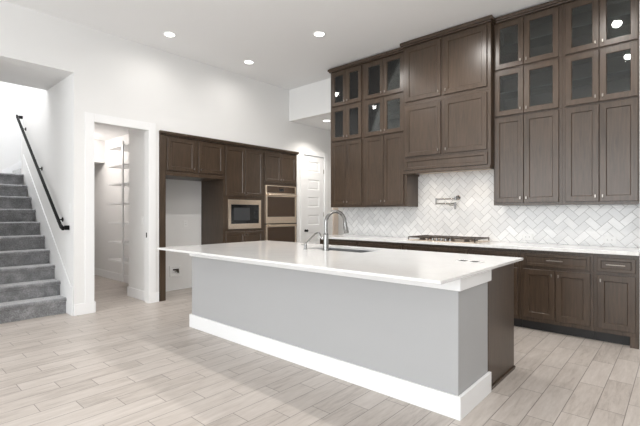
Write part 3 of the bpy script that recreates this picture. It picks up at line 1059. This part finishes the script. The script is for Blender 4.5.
wrap(0, 0.1444, 0.018).build('baseboard', 'trim', isl, bevel=0.003)
wrap(0.797, 0.893, 0.018).build('trim_band', 'trim', isl, bevel=0.003)
XC = -1.035
YE = -1.878
m = MB().box(XC - 0.02, XC, YK - 0.01, YE, 0.0, 0.892)
m.build('end_panel', 'wood', isl, bevel=0.002)
MB().box(-4.12, -4.10, YK - 0.01, YE, 0.0, 0.892).build('end_panel', 'wood', isl, bevel=0.002)
MB().box(XC + 0.0005, XC + 0.012, YK + 0.002, YE + 0.004, 0.0, 0.022).build('shoe_molding', 'wood', isl, bevel=0.004)
m = MB()
m.box(-4.10, XC - 0.02, YE - 0.02, YE - 0.001, 0.105, 0.892)
m.box(-4.10, XC - 0.02, YK - 0.01, YK + 0.0, 0.105, 0.60)
m.box(-4.10, XC - 0.02, YK, YE - 0.02, 0.105, 0.123)
m.build('carcass', 'wood', isl)
MB().box(-4.10, XC - 0.02, YE - 0.09, YE - 0.075, 0, 0.104).build('toe_kick', 'toe', isl)


def mapB(u, d, z):
    return (u, YE + d, z)


w_ = (XC - 0.02 + 4.10) / 6
for k in range(6):
    a = -4.10 + w_ * k + 0.006
    add_door(mapB, isl, a, a + w_ - 0.012, 0.148, 0.85, 0.0, ((a + w_ - 0.045) if k % 2 == 0 else a + 0.035, 0.79))

# island countertop with the sink cut-out
SX0, SX1, SY0, SY1 = -2.93, -2.205, -2.40, -2.0
m = MB()
ox0, ox1, oy0, oy1 = -4.145, -0.967, -3.385, -1.862


def rz(x0, x1, y0, y1, z):
    return [(x0, y0, z), (x1, y0, z), (x1, y1, z), (x0, y1, z)]


e = 0.0025
m.rings([rz(SX0, SX1, SY0, SY1, 0.894), rz(ox0 + e, ox1 - e, oy0 + e, oy1 - e, 0.894), rz(ox0, ox1, oy0, oy1, 0.894 + e), rz(ox0, ox1, oy0, oy1, 0.914 - e), rz(ox0 + e, ox1 - e, oy0 + e, oy1 - e, 0.914), rz(SX0, SX1, SY0, SY1, 0.914)], cap=False, closed=True)
ic = m.build('island_countertop', 'quartz')
tag(ic, 'large white polished quartz countertop covering the island', 'countertop')
# sink
sk_ = thing('kitchen_sink', ((SX0 + SX1) / 2, -2.2, 0.68), 'undermount steel sink set into the island countertop', 'sink')
m = MB()
g = 0.004
lo = [rz(SX0 - 0.02, SX1 + 0.02, SY0 - 0.02, SY1 + 0.02, 0.893), rz(SX0 + g, SX1 - g, SY0 + g, SY1 - g, 0.893), rz(SX0 + 0.012, SX1 - 0.012, SY0 + 0.012, SY1 - 0.012, 0.70), rz(SX0 + 0.05, SX1 - 0.05, SY0 + 0.05, SY1 - 0.05, 0.685)]
m.rings(lo, cap=False)
m.face(lo[-1])
m.build('basin', 'steel_sink', sk_)
MB().lathe(((SX0 + SX1) / 2, -2.2, 0.6855), (0, 0, 1), [(0, 0.055), (0.003, 0.055), (0.003, 0.04), (0.001, 0.038)]).build('drain', 'chrome', sk_, smooth=True)

# faucet
FX, FY = -2.587, -2.455
fa = thing('kitchen_faucet', (FX, FY, 0.914), 'tall chrome gooseneck faucet on the island countertop by the sink', 'faucet')
MB().lathe((FX, FY, 0.914), (0, 0, 1), [(0, 0.033), (0.006, 0.033), (0.010, 0.028), (0.03, 0.0265), (0.15, 0.025), (0.16, 0.023), (0.168, 0.0175)]).build('faucet_body', 'chrome', fa, smooth=True)
dx_, dy_ = 0.30, 0.954
R_ = 0.112
zt = 1.183
path = [(FX, FY, 1.06), (FX, FY, 1.12), (FX, FY, zt)]
for k in range(1, 13):
    a = PI * k / 12
    r = R_ * (1 - math.cos(a))
    path.append((FX + dx_ * r, FY + dy_ * r, zt + R_ * math.sin(a)))
MB().tube(path, 0.0165, 14).build('spout', 'chrome', fa, smooth=True)
ex = 2 * R_
MB().tube([(FX + dx_ * ex, FY + dy_ * ex, zt + 0.004), (FX + dx_ * (ex + 0.004), FY + dy_ * (ex + 0.004), zt - 0.03), (FX + dx_ * (ex + 0.016), FY + dy_ * (ex + 0.016), zt - 0.095), (FX + dx_ * (ex + 0.018), FY + dy_ * (ex + 0.018), zt - 0.105)], [0.0175, 0.02, 0.0265, 0.024], 14).build('spray_head', 'chrome', fa, smooth=True)
MB().tube([(FX - 0.018, FY - 0.005, 1.03), (FX - 0.045, FY - 0.012, 1.032)], 0.014).tube([(FX - 0.04, FY - 0.012, 1.036), (FX - 0.062, FY - 0.02, 1.06), (FX - 0.075, FY - 0.026, 1.09)], [0.006, 0.005, 0.0045]).build('lever', 'chrome', fa, smooth=True)
# water tap
WX_, WY_ = -2.83, -2.49
wt = thing('drinking_water_tap', (WX_, WY_, 0.914), 'small slim chrome tap beside the tall gooseneck faucet', 'tap')
MB().lathe((WX_, WY_, 0.914), (0, 0, 1), [(0, 0.022), (0.004, 0.022), (0.006, 0.015), (0.055, 0.0145), (0.06, 0.010)]).build('tap_body', 'chrome', wt, smooth=True)
dd = Vector((0.5, 0.866, 0))
b0 = Vector((WX_, WY_, 0.0))
pp = [(0.0, 0.965), (0.004, 0.976), (0.05, 1.02), (0.10, 1.066), (0.125, 1.078), (0.145, 1.076), (0.158, 1.064), (0.165, 1.045)]
MB().tube([(b0 + dd * a).to_tuple()[:2] + (z,) for a, z in pp], 0.0065, 10).build('spout', 'chrome', wt, smooth=True)
MB().tube([(WX_, WY_, 0.955), (WX_ - 0.04, WY_ - 0.02, 0.962)], 0.005).build('lever', 'chrome', wt, smooth=True)
# countertop outlet
co = thing('countertop_outlet', (-1.19, -2.41, 0.914), 'flush white outlet in the island countertop near its corner', 'outlet')
MB().box(-1.29, -1.10, -2.455, -2.365, 0.9145, 0.917).build('cover_plate', 'white_plastic', co, bevel=0.001)
for x in (-1.245, -1.155):
    MB().box(x - 0.028, x + 0.028, -2.443, -2.377, 0.917, 0.9178).build('receptacle', 'slot', co)

# ------------------------------------------------------------------ recessed ceiling lights


def can(x, y, z, label):
    t = thing('recessed_light', (x, y, z), label, 'ceiling light', 'recessed ceiling lights')
    MB().lathe((x, y, z - 0.0005), (0, 0, -1), [(0, 0.085), (0.004, 0.085), (0.007, 0.07), (0.002, 0.062)], 28).build('trim_ring', 'trim', t, smooth=True)
    MB().lathe((x, y, z - 0.003), (0, 0, -1), [(0, 0.061), (0.003, 0.061)], 28).build('lens', 'lens', t)


can(CANS[0][0], CANS[0][1], ZC, 'round recessed ceiling light nearest the pantry opening')
can(CANS[1][0], CANS[1][1], ZC, 'round recessed ceiling light above the microwave cabinet')
can(CANS[2][0], CANS[2][1], ZC, 'round recessed ceiling light out over the island, nearest the glass cabinets')
can(-5.08, 0.45, ZH, 'round recessed light in the lower hall ceiling beyond the bulkhead')
